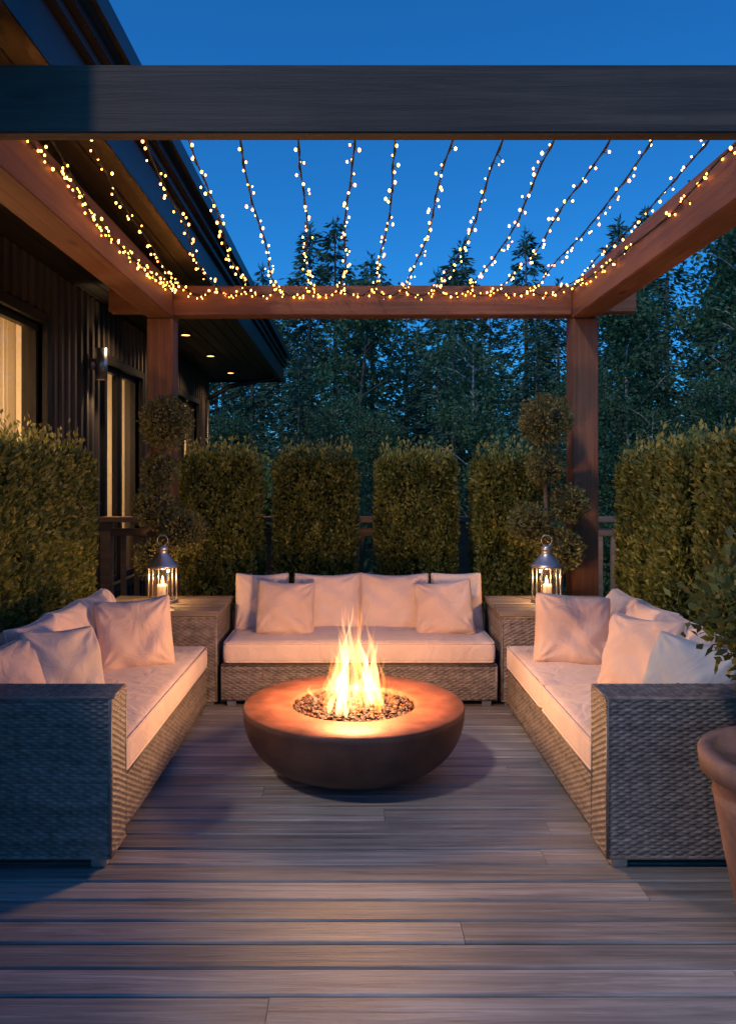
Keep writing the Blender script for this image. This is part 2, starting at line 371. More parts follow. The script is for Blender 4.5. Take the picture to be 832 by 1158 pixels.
# roof: soffit, fascia, gutter, metal roof
XE=-1.20; R0,R1=2.66,13.25
b=B(); x=-6.4
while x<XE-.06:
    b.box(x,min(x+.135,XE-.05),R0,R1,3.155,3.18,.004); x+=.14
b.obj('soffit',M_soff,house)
b=B(); b.box(XE-.05,XE,R0,R1,3.13,3.36,.004); b.box(XE-.05,XE+.035,R0,R1,3.363,3.42,.006); b.box(XE-.05,XE+.07,R0,R1,3.423,3.48,.006)
b.box(XE-.05,XE+.03,R0,R1,3.483,3.51,.004); b.box(XE+.102,XE+.125,R0-.07,R1+.07,3.49,3.60,.004)
b.box(-6.4,XE,R1,R1+.04,3.12,3.50,.004); b.box(-6.4,XE,R0-.04,R0,3.12,3.50,.004)
b.obj('fascia',M_dark,house)
b=B(); b.add([(XE+.10,R0-.06,3.515),(XE+.10,R1+.06,3.515),(-6.4,R1+.06,5.1),(-6.4,R0-.06,5.1),(XE+.10,R0-.06,3.545),(XE+.10,R1+.06,3.545),(-6.4,R1+.06,5.13),(-6.4,R0-.06,5.13)],[(0,3,2,1),(4,5,6,7),(0,1,5,4),(2,3,7,6),(1,2,6,5),(3,0,4,7)])
y=R0
while y<R1:
    b.add([(XE+.10,y,3.545),(XE+.10,y+.02,3.545),(-6.4,y+.02,5.13),(-6.4,y,5.13),(XE+.10,y,3.585),(XE+.10,y+.02,3.585),(-6.4,y+.02,5.17),(-6.4,y,5.17)],[(0,3,2,1),(4,5,6,7),(0,1,5,4),(2,3,7,6),(1,2,6,5),(3,0,4,7)]); y+=.4
b.obj('metal_roof',M_dark,house)
# downspout bracket under eave end
b=B(); b.tube([(XW+.05,12.5,2.75),(XW+.4,12.6,2.98),(XE-.1,12.7,3.12)],.035,8); b.tube([(XW+.05,12.5,-1.1),(XW+.05,12.5,2.75)],.035,8); b.obj('downspout',M_dark,house,True)
# downlights
b=B(); rb=B()
for yy in(7.4,8.95,10.5,12.2):
    b.lathe(-1.93,yy,[(.001,3.138),(.05,3.138)],20); rb.lathe(-1.93,yy,[(.05,3.154),(.05,3.134),(.068,3.134),(.068,3.154)],20)
    light('downlight_lamp','SPOT',(-1.93,yy,3.128),70,(1,.62,.30),house,.04,math.radians(140),.7,(0,0,-1))
b.obj('downlight_lens',M_down,house); rb.obj('downlight_trim',M_dark,house)
# sconce
sc=empty('wall_sconce',(-2.28,7.0,2.5))
b=B(); b.lathe(-2.27,7.0,[(.04,2.38),(.055,2.38),(.055,2.66),(.04,2.66),(.04,2.38)],20); b.box(-2.37,-2.32,6.96,7.04,2.47,2.57,.005); b.obj('sconce_body',M_steel,sc,True)
b=B(); b.lathe(-2.27,7.0,[(.001,2.5),(.038,2.5)],16); b.lathe(-2.27,7.0,[(.001,2.54),(.038,2.54)],16); b.obj('sconce_lens',M_down,sc)
light('sconce_lamp_down','SPOT',(-2.27,7.0,2.37),14,(1,.66,.34),sc,.03,math.radians(95),.6,(0,0,-1))
light('sconce_lamp_up','SPOT',(-2.27,7.0,2.67),4,(1,.66,.34),sc,.03,math.radians(85),.6,(0,0,1))

# ------------------------------------------------------------------ wicker furniture
WW,WH=.0245,.0118
def weave(u,v,w=WW,h=WH):
    row=np.floor(v/h); fv=v/h-row
    prof=np.sqrt(np.clip(1-(2*fv-1)**2,0,1))
    o=.5+.5*np.cos(math.pi*u/w+math.pi*row)
    hh=prof*(.22+.78*o)*.0088
    fu=np.abs(np.cos(math.pi*(u/w)))
    stake=.003*np.clip(fu*1.4-.4,0,1)
    return np.maximum(hh,stake)
class Wk:
    def __init__(s): s.V=[];s.F=[];s.A=[];s.n=0; s.core=B(); s.edge=B()
    def panel(s,o,U,Vv,Nn,w,h):
        du,dv=WW/4,WH/4; nu=max(2,int(w/du)); nv=max(2,int(h/dv))
        u=np.linspace(0,w,nu+1); v=np.linspace(0,h,nv+1); uu,vv=np.meshgrid(u,v)
        off=RNG.uniform(0,1)
        vj=vv+.0014*np.sin(uu*17+off*9)+.0008*np.sin(uu*41+vv*3)
        d=weave(uu+.002*np.sin(vv*21+off),vj)+.0015+.0015*np.sin(uu*9+vv*13+off*9)
        o=np.array(o);U=np.array(U);Vv=np.array(Vv);Nn=np.array(Nn)
        P=o+uu[...,None]*U+vv[...,None]*Vv+d[...,None]*Nn
        k=(nu+1)
        i=np.arange(nv)[:,None]*k+np.arange(nu)[None,:]
        F=np.stack([i,i+1,i+1+k,i+k],-1).reshape(-1,4)
        if np.dot(np.cross(U,Vv),Nn)<0: F=F[:,::-1]
        rows=np.floor(vj/WH); a=np.modf(np.abs(np.sin(rows*12.9898+off*7)*43758.5))[0]*.6+.4*np.modf(np.abs(np.sin(rows*4.9+np.floor(uu/(2*WW)+rows*.5)*7.7+off*7)*4375.5))[0]
        s.V.append(P.reshape(-1,3)); s.F.append(F+s.n); s.A.append(a.ravel()); s.n+=P.size//3
    def box(s,x0,x1,y0,y1,z0,z1,faces='xXyYZ'):
        s.core.box(x0+.001,x1-.001,y0+.001,y1-.001,z0+.001,z1-.001)
        if 'y' in faces: s.panel((x0,y0,z0),(1,0,0),(0,0,1),(0,-1,0),x1-x0,z1-z0)
        if 'Y' in faces: s.panel((x0,y1,z0),(1,0,0),(0,0,1),(0,1,0),x1-x0,z1-z0)
        if 'x' in faces: s.panel((x0,y0,z0),(0,1,0),(0,0,1),(-1,0,0),y1-y0,z1-z0)
        if 'X' in faces: s.panel((x1,y0,z0),(0,1,0),(0,0,1),(1,0,0),y1-y0,z1-z0)
        if 'Z' in faces:
            if x1-x0>y1-y0: s.panel((x0,y0,z1),(1,0,0),(0,1,0),(0,0,1),x1-x0,y1-y0)
            else: s.panel((x0,y0,z1),(0,1,0),(1,0,0),(0,0,1),y1-y0,x1-x0)
        r=.0085
        for (a,c) in ((x0,y0),(x1,y0),(x0,y1),(x1,y1)): s.edge.tube([(a,c,z0),(a,c,z1)],r,8)
        for z in (z0,z1):
            s.edge.tube([(x0,y0,z),(x1,y0,z)],r,8); s.edge.tube([(x0,y1,z),(x1,y1,z)],r,8)
            s.edge.tube([(x0,y0,z),(x0,y1,z)],r,8); s.edge.tube([(x1,y0,z),(x1,y1,z)],r,8)
    def done(s,par):
        me=np_mesh('wicker_weave',np.concatenate(s.V),np.concatenate(s.F),np.concatenate(s.A))
        put('wicker_weave',me,M_wick,par,True)
        s.core.obj('frame_core',M_wcore,par); s.edge.obj('braided_edges',M_wick,par,True)
def feet(par,pts):
    b=B()
    for (x,y) in pts: b.box(x-.03,x+.03,y-.03,y+.03,.002,.05,.004)
    b.obj('feet',M_steel,par)
def rbox(w,d,t,r,crown,n=22,seed=0):
    bm=bmesh.new(); bmesh.ops.create_cube(bm,size=2)
    bmesh.ops.subdivide_edges(bm,edges=bm.edges[:],cuts=n,use_grid_fill=True)
    a,c,e=w/2,d/2,t/2
    for v in bm.verts:
        p=[math.copysign(1-(1-abs(q))**1.7,q) for q in v.co]
        P=Vector((p[0]*a,p[1]*c,p[2]*e)); I=Vector((max(-a+r,min(a-r,P.x)),max(-c+r,min(c-r,P.y)),max(-e+r,min(e-r,P.z))))
        D=P-I
        if D.length>1e-6: P=I+D.normalized()*r
        k=(1-min(1,abs(P.x/a))**2.5)*(1-min(1,abs(P.y/c))**2.5)
        P.z+=(crown*k if P.z>0 else -crown*.3*k)
        wv=mnoise.noise(Vector((P.x*4+seed,P.y*4,seed*3.1)))*.012+mnoise.noise(Vector((P.x*11+seed,P.y*11,seed)))*.006
        if P.z>0: P.z+=wv*k
        sidek=(1-(P.z/e)**2) if abs(P.z)<e else 0
        P.x*=1+.006*sidek; P.y*=1+.006*sidek
        v.co=P
    me=bpy.data.meshes.new('cushion'); bm.to_mesh(me); bm.free(); return me
def seat(par,x0,x1,y0,y1,z0,z1,seed=0,mat=None):
    me=rbox(x1-x0,y1-y0,z1-z0,.035,.022,24,seed); me.transform(Matrix.Translation(((x0+x1)/2,(y0+y1)/2,(z0+z1)/2)))
    put('seat_cushion',me,mat or M_fab,par,True)
    b=B()
    for z in(z1-.012,z0+.014):
        pts=[]; r=.035; i=.004
        for (cx,cy,a0) in((x1-r,y1-r,0),(x0+r,y1-r,90),(x0+r,y0+r,180),(x1-r,y0+r,270)):
            for k in range(5):
                a=math.radians(a0+k*22.5); pts.append((cx+(r-i)*math.cos(a),cy+(r-i)*math.sin(a),z))
        pts.append(pts[0]); b.tube(pts,.006,6)
    b.obj('seat_piping',mat or M_fab,par,True)
def pillow(par,loc,w,h,t,yaw=0,tilt=0,roll=0,mat=None,seed=0,name='back_cushion',q=.34,pinch=.035):
    n=40; s=np.linspace(-1,1,n+1); s=np.sign(s)*(1-(1-np.abs(s))**1.5)
    U,V=np.meshgrid(s,s); 
    T=np.clip((1-np.abs(U)**3)*(1-np.abs(V)**3),0,1)**q*t/2
    rr=np.random.default_rng(seed+100); ph=rr.uniform(0,9,6)
    wr=.006*np.sin(U*5+ph[0]+2*np.sin(V*3+ph[1]))+.005*np.sin(V*7+ph[2]+2*np.sin(U*4+ph[3]))
    for (cu,cv) in((-1,-1),(1,-1),(-1,1),(1,1)):
        an=np.arctan2(V-cv,U-cu); ds=np.hypot(U-cu,V-cv); wr+=.0045*np.sin(an*13+ph[4])*np.exp(-((ds-.45)/.3)**2)
    # rounded-corner outline with slightly hollow sides
    cr=np.clip((np.abs(U)**8+np.abs(V)**8),0,2)**(1/8.); rc=1-.35*(np.maximum(cr,1)-1)
    X=U*w/2*(1-pinch*(1-V**2)*np.abs(U)**2)*rc; Z=V*h/2*(1-pinch*(1-U**2)*np.abs(V)**2)*rc
    Z=Z-.012*(1-U**2)*(V>0)*V*rr.uniform(.3,1.6)
    m=(T>0)
    Yf=-(T+wr*m*np.minimum(1,T/(t*.25)))*(1.05-.15*V); Yb=(T*.9)
    k=n+1; Pf=np.stack([X,Yf,Z],-1).reshape(-1,3); Pb=np.stack([X,Yb,Z],-1).reshape(-1,3)
    i=(np.arange(n)[:,None]*k+np.arange(n)[None,:]); Ff=np.stack([i,i+1,i+1+k,i+k],-1).reshape(-1,4); Fb=Ff[:,::-1]+k*k
    me=np_mesh(name,np.concatenate([Pf,Pb]),np.concatenate([Ff,Fb]))
    bm=bmesh.new(); bm.from_mesh(me); bmesh.ops.remove_doubles(bm,verts=bm.verts,dist=1e-5); bmesh.ops.recalc_face_normals(bm,faces=bm.faces); bm.to_mesh(me); bm.free()
    idx=[(0,j) for j in range(k)]+[(j,n) for j in range(1,k)]+[(n,j) for j in range(n-1,-1,-1)]+[(j,0) for j in range(n-1,-1,-1)]
    bp=B(); bp.tube([(X[a,c],0,Z[a,c]) for a,c in idx],.0055,6)
    mt=Matrix.Translation(loc)@Matrix.Rotation(yaw,4,'Z')@Matrix.Rotation(-tilt,4,'X')@Matrix.Rotation(roll,4,'Y')
    me.transform(mt); o=put(name,me,mat or M_fab,par,True)
    p=bp.obj(name+'_piping',mat or M_fab,par,True); p.data.transform(mt)
R=math.radians
SZ0,SZ1=.285,.43
# back sofa
sf=empty('wicker_sofa',(.03,5.45,0)); w=Wk()
w.box(-.86,.93,5.08,5.86,.05,.27,'yZ'); w.box(-.86,.93,5.72,5.86,.275,.68,'yZ'); w.done(sf); feet(sf,[(-.8,5.13),(.87,5.13),(-.8,5.8),(.87,5.8)])
seat(sf,-.85,.92,5.06,5.70,SZ0,SZ1,1)
for i,(x,wd) in enumerate(((-.66,.38),(-.19,.48),(.29,.50),(.74,.36))): pillow(sf,(x,5.60,.60),wd,.43,.19,R(random.uniform(-3,3)),R(13),0,None,i,q=.28)
pillow(sf,(-.47,5.38,.60),.40,.38,.17,R(4),R(20),R(3),M_fab2,11,'throw_pillow'); pillow(sf,(.62,5.38,.60),.40,.38,.17,R(-10),R(20),R(-6),M_fab2,12,'throw_pillow')
# left sofa
sf=empty('wicker_sofa',(-1.4,4,0)); w=Wk()
w.box(-1.80,-.95,3.17,4.98,.05,.27,'XZ'); w.box(-1.80,-.93,2.97,3.16,.05,.655,'xXyYZ'); w.box(-1.80,-1.67,3.17,4.98,.275,.66,'XZx'); w.done(sf)
feet(sf,[(-.98,3.02),(-1.74,3.02),(-.98,4.92),(-1.74,4.92)])
seat(sf,-1.66,-.93,3.18,4.97,SZ0,SZ1,3)
for i,y in enumerate((4.68,4.22,3.78)): pillow(sf,(-1.53,y,.60),.48,.42,.19,R(90+random.uniform(-4,4)),R(15),0,None,20+i,q=.28)
pillow(sf,(-1.24,4.40,.62),.42,.40,.17,R(20),R(16),R(-3),M_fab2,31,'throw_pillow')
pillow(sf,(-1.36,3.62,.61),.42,.38,.17,R(58),R(20),R(5),M_fab3,32,'throw_pillow'); pillow(sf,(-1.49,3.38,.60),.42,.38,.16,R(66),R(22),R(-6),M_fab2,33,'throw_pillow')
# right sofa
sf=empty('wicker_sofa',(1.45,4,0)); w=Wk()
w.box(.99,1.87,3.17,4.98,.05,.27,'xZ'); w.box(.97,1.87,2.97,3.16,.05,.655,'xXyYZ'); w.box(1.74,1.87,3.17,4.98,.275,.66,'xZX'); w.done(sf)
feet(sf,[(1.02,3.02),(1.81,3.02),(1.02,4.92),(1.81,4.92)])
seat(sf,.97,1.73,3.18,4.05,SZ0,SZ1,5); seat(sf,.97,1.73,4.06,4.97,SZ0,SZ1,6)
for i,y in enumerate((4.68,4.22,3.78)): pillow(sf,(1.60,y,.60),.48,.42,.19,R(-90+random.uniform(-4,4)),R(15),0,None,40+i,q=.28)
pillow(sf,(1.26,4.50,.62),.42,.40,.17,R(-10),R(16),R(3),M_fab2,51,'throw_pillow')
pillow(sf,(1.42,3.84,.62),.44,.40,.17,R(-62),R(20),R(-3),M_fab2,52,'throw_pillow'); pillow(sf,(1.50,3.46,.60),.42,.36,.16,R(-52),R(22),R(5),M_fab4,53,'throw_pillow')
# side tables
for (xa,xb) in((-1.72,-.88),(.95,1.80)):
    tb=empty('wicker_side_table',((xa+xb)/2,5.4,0)); w=Wk(); w.box(xa+.02,xb-.02,5.09,5.72,.04,.585,'yxX'); w.done(tb); feet(tb,[(xa+.07,5.13),(xb-.07,5.13)])
    b=B(); y=5.065
    for i in range(5): b.box(xa,xb,y,y+.128,.597,.63,.004); y+=.134
    b.obj('slatted_top',M_table,tb)

# ------------------------------------------------------------------ lanterns
def lantern(x,y,z,k=1.0):
    p=empty('candle_lantern',(x,y,z)); b=B(); r=.085*k
    b.lathe(x,y,[(.001,z),(r*1.12,z),(r*1.12,z+.018),(r,z+.024),(.001,z+.024)],6)
    zt=z+.22*k
    for j in range(6):
        a=2*math.pi*j/6; b.tube([(x+r*math.cos(a),y+r*math.sin(a),z+.02),(x+r*math.cos(a),y+r*math.sin(a),zt)],.005,6)
    b.lathe(x,y,[(r,zt-.012),(r*1.18,zt-.008),(r*1.18,zt+.006),(r*.95,zt+.02),(r*.55,zt+.06*k),(r*.42,zt+.075*k),(r*.42,zt+.10*k),(r*.5,zt+.105*k),(r*.2,zt+.125*k),(.001,zt+.13*k)],18)
    ring=[(x+.032*k*math.cos(a),y,zt+.155*k+.032*k*math.sin(a)) for a in [2*math.pi*i/20 for i in range(21)]]
    b.tube(ring,.0035,6)
    b.obj('metal_frame',M_steel,p,True)
    g=B(); g.lathe(x,y,[(r*.94,z+.025),(r*.94,zt-.012)],6); g.obj('glass',M_lglass,p)
    c=B(); c.lathe(x,y,[(.001,z+.025),(.036,z+.025),(.036,z+.105*k),(.03,z+.108*k),(.001,z+.10*k)],20); c.obj('candle',M_wax,p,True)
    f=B(); f.lathe(x,y,[(.001,z+.108*k),(.008,z+.118*k),(.010,z+.128*k),(.006,z+.145*k),(.001,z+.162*k)],10); f.obj('candle_flame',M_cflame,p,True)
    light('candle_lamp','POINT',(x,y,z+.172*k),9,(1,.52,.18),p,.012)
lantern(-1.33,5.42,.631,1.15); lantern(1.34,5.42,.631,1.15)

# ------------------------------------------------------------------ fire bowl
FX,FY=0.0,3.98
fb=empty('fire_pit_bowl',(FX,FY,0))
prof=[(.001,.03),(.20,.03),(.27,.036)]
for i in range(1,13):
    a=i/12*math.pi/2; prof.append((.27+.29*math.sin(a)**.95,.036+.284*(1-math.cos(a))**1.0))
prof+=[(.562,.335),(.556,.347)]
b=B(); b.lathe(FX,FY,prof,72); b.obj('bowl_shell',M_bowl,fb,True)
b=B(); b.lathe(FX,FY,[(.557,.348),(.552,.353),(.44,.353),(.325,.352),(.318,.348),(.315,.30),(.001,.285)],72); b.obj('bowl_rim',M_rust,fb,True)
b=B(); b.lathe(FX,FY,[(.001,.001),(.24,.001),(.24,.032),(.001,.032)],48); b.obj('base_plinth',M_planter,fb)
b=B()
for i in range(700):
    a=random.uniform(0,2*math.pi); r=.305*math.sqrt(random.random()); b.ico((FX+r*math.cos(a),FY+r*math.sin(a),.322+random.uniform(0,.012)),random.uniform(.008,.017),1,.28,(1,1,.8))
b.obj('lava_rocks',M_rock,fb)
# flames: thin emissive volumes that add where tongues overlap
def mat_flame(name,c,s):
    m=bpy.data.materials.new(name); t=nt(m); out=N(t,'ShaderNodeOutputMaterial'); e=N(t,'ShaderNodeEmission'); e.inputs[0].default_value=(*c,1); e.inputs[1].default_value=s
    L(t,e.outputs[0],out.inputs['Volume']); return m
FM=[mat_flame('flame_gas_outer',(1,.30,.04),22),mat_flame('flame_gas_mid',(1,.42,.10),32),mat_flame('flame_gas_core',(1,.6,.24),52)]
fl=empty('fire_flames',(FX,FY,.34))
rf=random.Random(5)
for i in range(60):
    a=rf.uniform(0,2*math.pi); r=.22*math.sqrt(rf.random()); core=1-r/.22
    H=(.15+.38*core**.7)*rf.uniform(.6,1.15)
    if i<9: H=rf.uniform(.40,.56); r*=.6
    x0,y0=FX+r*math.cos(a),FY+r*math.sin(a); wd=rf.uniform(.016,.034)*(1 if H<.3 else 1.15)
    ph=rf.uniform(0,9); amp=rf.uniform(.010,.036); n=20; vs=[];fs=[];k=8; fa=rf.uniform(0,math.pi); tw=rf.uniform(-2,2)
    tx=FX+(x0-FX)*rf.uniform(.4,1.2)+rf.uniform(-.03,.03); ty=FY+(y0-FY)*rf.uniform(.3,1.1)
    for q in range(n+1):
        t_=q/n; z=.325+H*t_; rad=wd*((t_+.03)**.35)*((1-t_)**.85)*1.5+.0004
        rad*=1+.18*math.sin(t_*13+ph)
        cx=x0+(tx-x0)*t_+amp*math.sin(ph+t_*6.5)*t_**.7; cy=y0+(ty-y0)*t_+amp*math.cos(ph*1.3+t_*5)*t_
        for j in range(k):
            an=2*math.pi*j/k; u=rad*math.cos(an); v=rad*.45*math.sin(an); f=fa+tw*t_
            vs.append((cx+u*math.cos(f)-v*math.sin(f),cy+u*math.sin(f)+v*math.cos(f),z))
    for q in range(n):
        for j in range(k): fs.append((q*k+j,q*k+(j+1)%k,(q+1)*k+(j+1)%k,(q+1)*k+j))
    fs.append(tuple(range(k))[::-1]); fs.append(tuple(range(n*k,n*k+k)))
    b=B(); b.add(vs,fs); b.obj('flame_tongue',FM[0 if i%3==0 else (1 if i%3==1 else 2)],fl,True)
light('fire_lamp','POINT',(FX,FY,.68),75,(1,.50,.20),fl,.12)

# ------------------------------------------------------------------ hedges & plants
def hedge(name,x0,x1,y0,y1,z0,z1,dens,ls=.03,seed=0,planter=True,mat=M_hedge):
    rng=np.random.default_rng(seed); p=empty(name,((x0+x1)/2,(y0+y1)/2,0))
    w,d,h=x1-x0,y1-y0,z1-z0
    areas=np.array([w*h,w*h,d*h,d*h,w*d*1.3]); n=int(dens*areas.sum()); f=rng.choice(5,size=n,p=areas/areas.sum())
    u=rng.random(n);v=rng.random(n); P=np.empty((n,3)); Nn=np.zeros((n,3))
    for k in range(5):
        m=f==k
        if k==0: P[m]=np.stack([x0+u[m]*w,np.full(m.sum(),y0),z0+v[m]*h],1); Nn[m]=(0,-1,0)
        if k==1: P[m]=np.stack([x0+u[m]*w,np.full(m.sum(),y1),z0+v[m]*h],1); Nn[m]=(0,1,0)
        if k==2: P[m]=np.stack([np.full(m.sum(),x0),y0+u[m]*d,z0+v[m]*h],1); Nn[m]=(-1,0,0)
        if k==3: P[m]=np.stack([np.full(m.sum(),x1),y0+u[m]*d,z0+v[m]*h],1); Nn[m]=(1,0,0)
        if k==4: P[m]=np.stack([x0+u[m]*w,y0+v[m]*d,np.full(m.sum(),z1)],1); Nn[m]=(0,0,1)
    # shoots: leaves gather along upward-outward sprigs
    Q=P*np.array([1,1,.45])
    lp=lump(Q,13,seed*1.3)*.6+lump(Q,37,seed*2.1)*.5
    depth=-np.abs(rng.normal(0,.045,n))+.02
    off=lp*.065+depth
    spr=(f==4)&(rng.random(n)<.25); off=np.where(spr,off+rng.random(n)**2*.13*(.6+.8*(lump(P,40,seed)>0.1)),off)
    spr2=(rng.random(n)<.06); off=np.where(spr2&~spr,off+rng.random(n)*.045,off)
    P=P+Nn*off[:,None]
    c=np.array([(x0+x1)/2,(y0+y1)/2,(z0+z1)/2])
    q=(P-c)/np.array([w/2,d/2,h/2]); k2=((np.abs(q[:,:2])**10).sum(1))**(1/10.); sc_=np.maximum(1,k2/1.05)
    P[:,:2]=c[:2]+(P[:,:2]-c[:2])/sc_[:,None]
    # slight shoulder at the top and narrowing towards the base
    tz=(P[:,2]-z0)/h; sh=1-.05*np.clip((tz-.92)/.1,0,1)**2-.06*np.clip(.5-tz,0,1); P[:,:2]=c[:2]+(P[:,:2]-c[:2])*sh[:,None]
    D=unit(Nn*.5+np.array([0,0,.85])+rng.normal(0,.55,(n,3)))
    V,F=leaf_quads(P,D,ls*rng.uniform(.7,1.35,n),ls*.55*rng.uniform(.7,1.3,n),rng)
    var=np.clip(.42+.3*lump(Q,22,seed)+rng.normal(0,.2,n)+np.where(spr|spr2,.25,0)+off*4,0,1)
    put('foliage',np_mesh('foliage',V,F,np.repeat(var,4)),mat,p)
    b=B(); i=.10; b.box(x0+i,x1-i,y0+i,y1-i,z0,z1-i,.03); b.obj('inner_twigs',M_hedgec,p)
    if planter:
        b=B(); b.box(x0+.02,x1-.02,y0+.0,y1,.002,z0+.03,.006); b.obj('planter_box',M_planter,p)
    return p
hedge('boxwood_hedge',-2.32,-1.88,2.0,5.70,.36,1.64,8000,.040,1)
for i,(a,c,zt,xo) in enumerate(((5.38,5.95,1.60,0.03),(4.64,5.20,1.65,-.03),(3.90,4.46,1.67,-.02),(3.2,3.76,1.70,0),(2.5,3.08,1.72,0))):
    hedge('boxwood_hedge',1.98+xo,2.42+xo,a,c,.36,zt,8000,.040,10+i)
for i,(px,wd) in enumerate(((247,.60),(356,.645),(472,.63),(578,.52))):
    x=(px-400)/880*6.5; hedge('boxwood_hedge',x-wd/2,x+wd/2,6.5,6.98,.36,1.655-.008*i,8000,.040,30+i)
def ballfol(c,r,n,ls,rng,sq=(1,1,1)):
    d=unit(rng.normal(size=(n,3))); rad=r*(1-np.abs(rng.normal(0,.2,n))+.05+.10*lump(d*3,2.2,r*50))+(rng.random(n)<.05)*rng.random(n)*.03
    P=np.array(c)+d*rad[:,None]*np.array(sq); D=unit(d*.8+rng.normal(0,.6,(n,3))+np.array([0,0,.25]))
    V,F=leaf_quads(P,D,ls*rng.uniform(.7,1.3,n),ls*.55*rng.uniform(.7,1.3,n),rng)
    return V,F,np.clip(.45+.2*lump(P,18,1)+rng.normal(0,.2,n),0,1)
def topiary(x,y,balls,seed):
    rng=np.random.default_rng(seed); p=empty('pompom_topiary',(x,y,0)); Vs=[];Fs=[];As=[];o=0
    b=B(); zt=balls[0][2]
    b.tube([(x,y,.4),(x+.01,y,1.0),(x-.012,y,1.5),(x+balls[0][0],y,zt)],[.024,.02,.017,.012],8)
    core=B()
    for (dx,dy,z,r) in balls:
        V,F,a=ballfol((x+dx,y+dy,z),r,int(16000*r*r*4),.030,rng); Vs.append(V);Fs.append(F+o);As.append(np.repeat(a,4)); o+=len(V)
        if abs(dx)>.03: b.tube([(x,y,z-.14),(x+dx*.5,y+dy*.5,z-.06),(x+dx,y+dy,z)],[.012,.01,.008],6)
        core.ico((x+dx,y+dy,z),r*.68,2,.1)
    b.obj('trunk',M_bark,p,True); core.obj('inner_twigs',M_hedgec,p,True)
    put('foliage',np_mesh('foliage',np.concatenate(Vs),np.concatenate(Fs),np.concatenate(As)),M_top,p)
    b=B(); b.lathe(x,y,[(.001,.002),(.10,.002),(.14,.40),(.15,.40),(.15,.43),(.125,.43),(.12,.39),(.001,.39)],28); b.obj('pot',M_planter,p,True)
topiary(-1.43,5.95,[(.0,0,1.92,.185),(-.05,0,1.55,.135),(-.09,-.03,1.27,.15),(.12,0,1.08,.17),(-.08,-.02,.88,.15)],61)
topiary(1.47,5.95,[(.0,0,1.94,.185),(-.02,0,1.58,.13),(.16,0,1.30,.14),(-.13,0,1.14,.15),(.10,-.02,.95,.16)],62)
def potted(x,y,r,hz,fr,fz,seed,nleaf=9000):
    rng=np.random.default_rng(seed); p=empty('potted_shrub',(x,y,0)); b=B(); s=r/.3
    b.lathe(x,y,[(.001,.002),(.17*s,.002),(.185*s,.02),(.235*s,hz*.45),(.262*s,hz*.72),(.268*s,hz*.75),(.262*s,hz*.78),(.275*s,hz-.075),(.305*s,hz-.07),(.31*s,hz-.012),(.30*s,hz),(.265*s,hz),(.26*s,hz-.03),(.001,hz-.05)],48); b.obj('terracotta_pot',M_terra,p,True)
    b=B(); b.lathe(x,y,[(.25*s,hz-.045),(.12*s,hz-.035),(.001,hz-.03)],24); b.obj('soil',M_soil,p)
    b=B(); pts=[]
    for i in range(26):
        a=rng.uniform(0,6.28); rr=fr*math.sqrt(rng.random())*.95; z=hz+(fz-hz)*rng.uniform(.35,1)*(1-.35*(rr/fr)**2); e=(x+rr*math.cos(a),y+rr*math.sin(a),z)
        m=(x+rr*.35*math.cos(a),y+rr*.35*math.sin(a),hz+(z-hz)*.55); b.tube([(x+rng.normal(0,.03),y+rng.normal(0,.03),hz-.04),m,e],[.009,.006,.003],5)
        for k in range(nleaf//26//1):
            t=rng.uniform(.25,1.02); q=np.array(m)*(1-t)+np.array(e)*t if t>.0 else np.array(m); pts.append(q+rng.normal(0,.055,3))
    b.obj('stems',M_bark,p,True); P=np.array(pts); n=len(P)
    D=unit(P-np.array([x,y,hz+(fz-hz)*.3])+rng.normal(0,.35,(n,3)))
    V,F=leaf_quads(P,D,.042*rng.uniform(.6,1.3,n),.022*rng.uniform(.7,1.3,n),rng)
    put('foliage',np_mesh('foliage',V,F,np.repeat(np.clip(rng.normal(.3,.2,n),0,1),4)),M_hedge,p)
potted(1.46,2.52,.31,.60,.32,1.35,71,7000)
potted(-1.55,1.42,.30,.5,.5,1.5,72,6000)

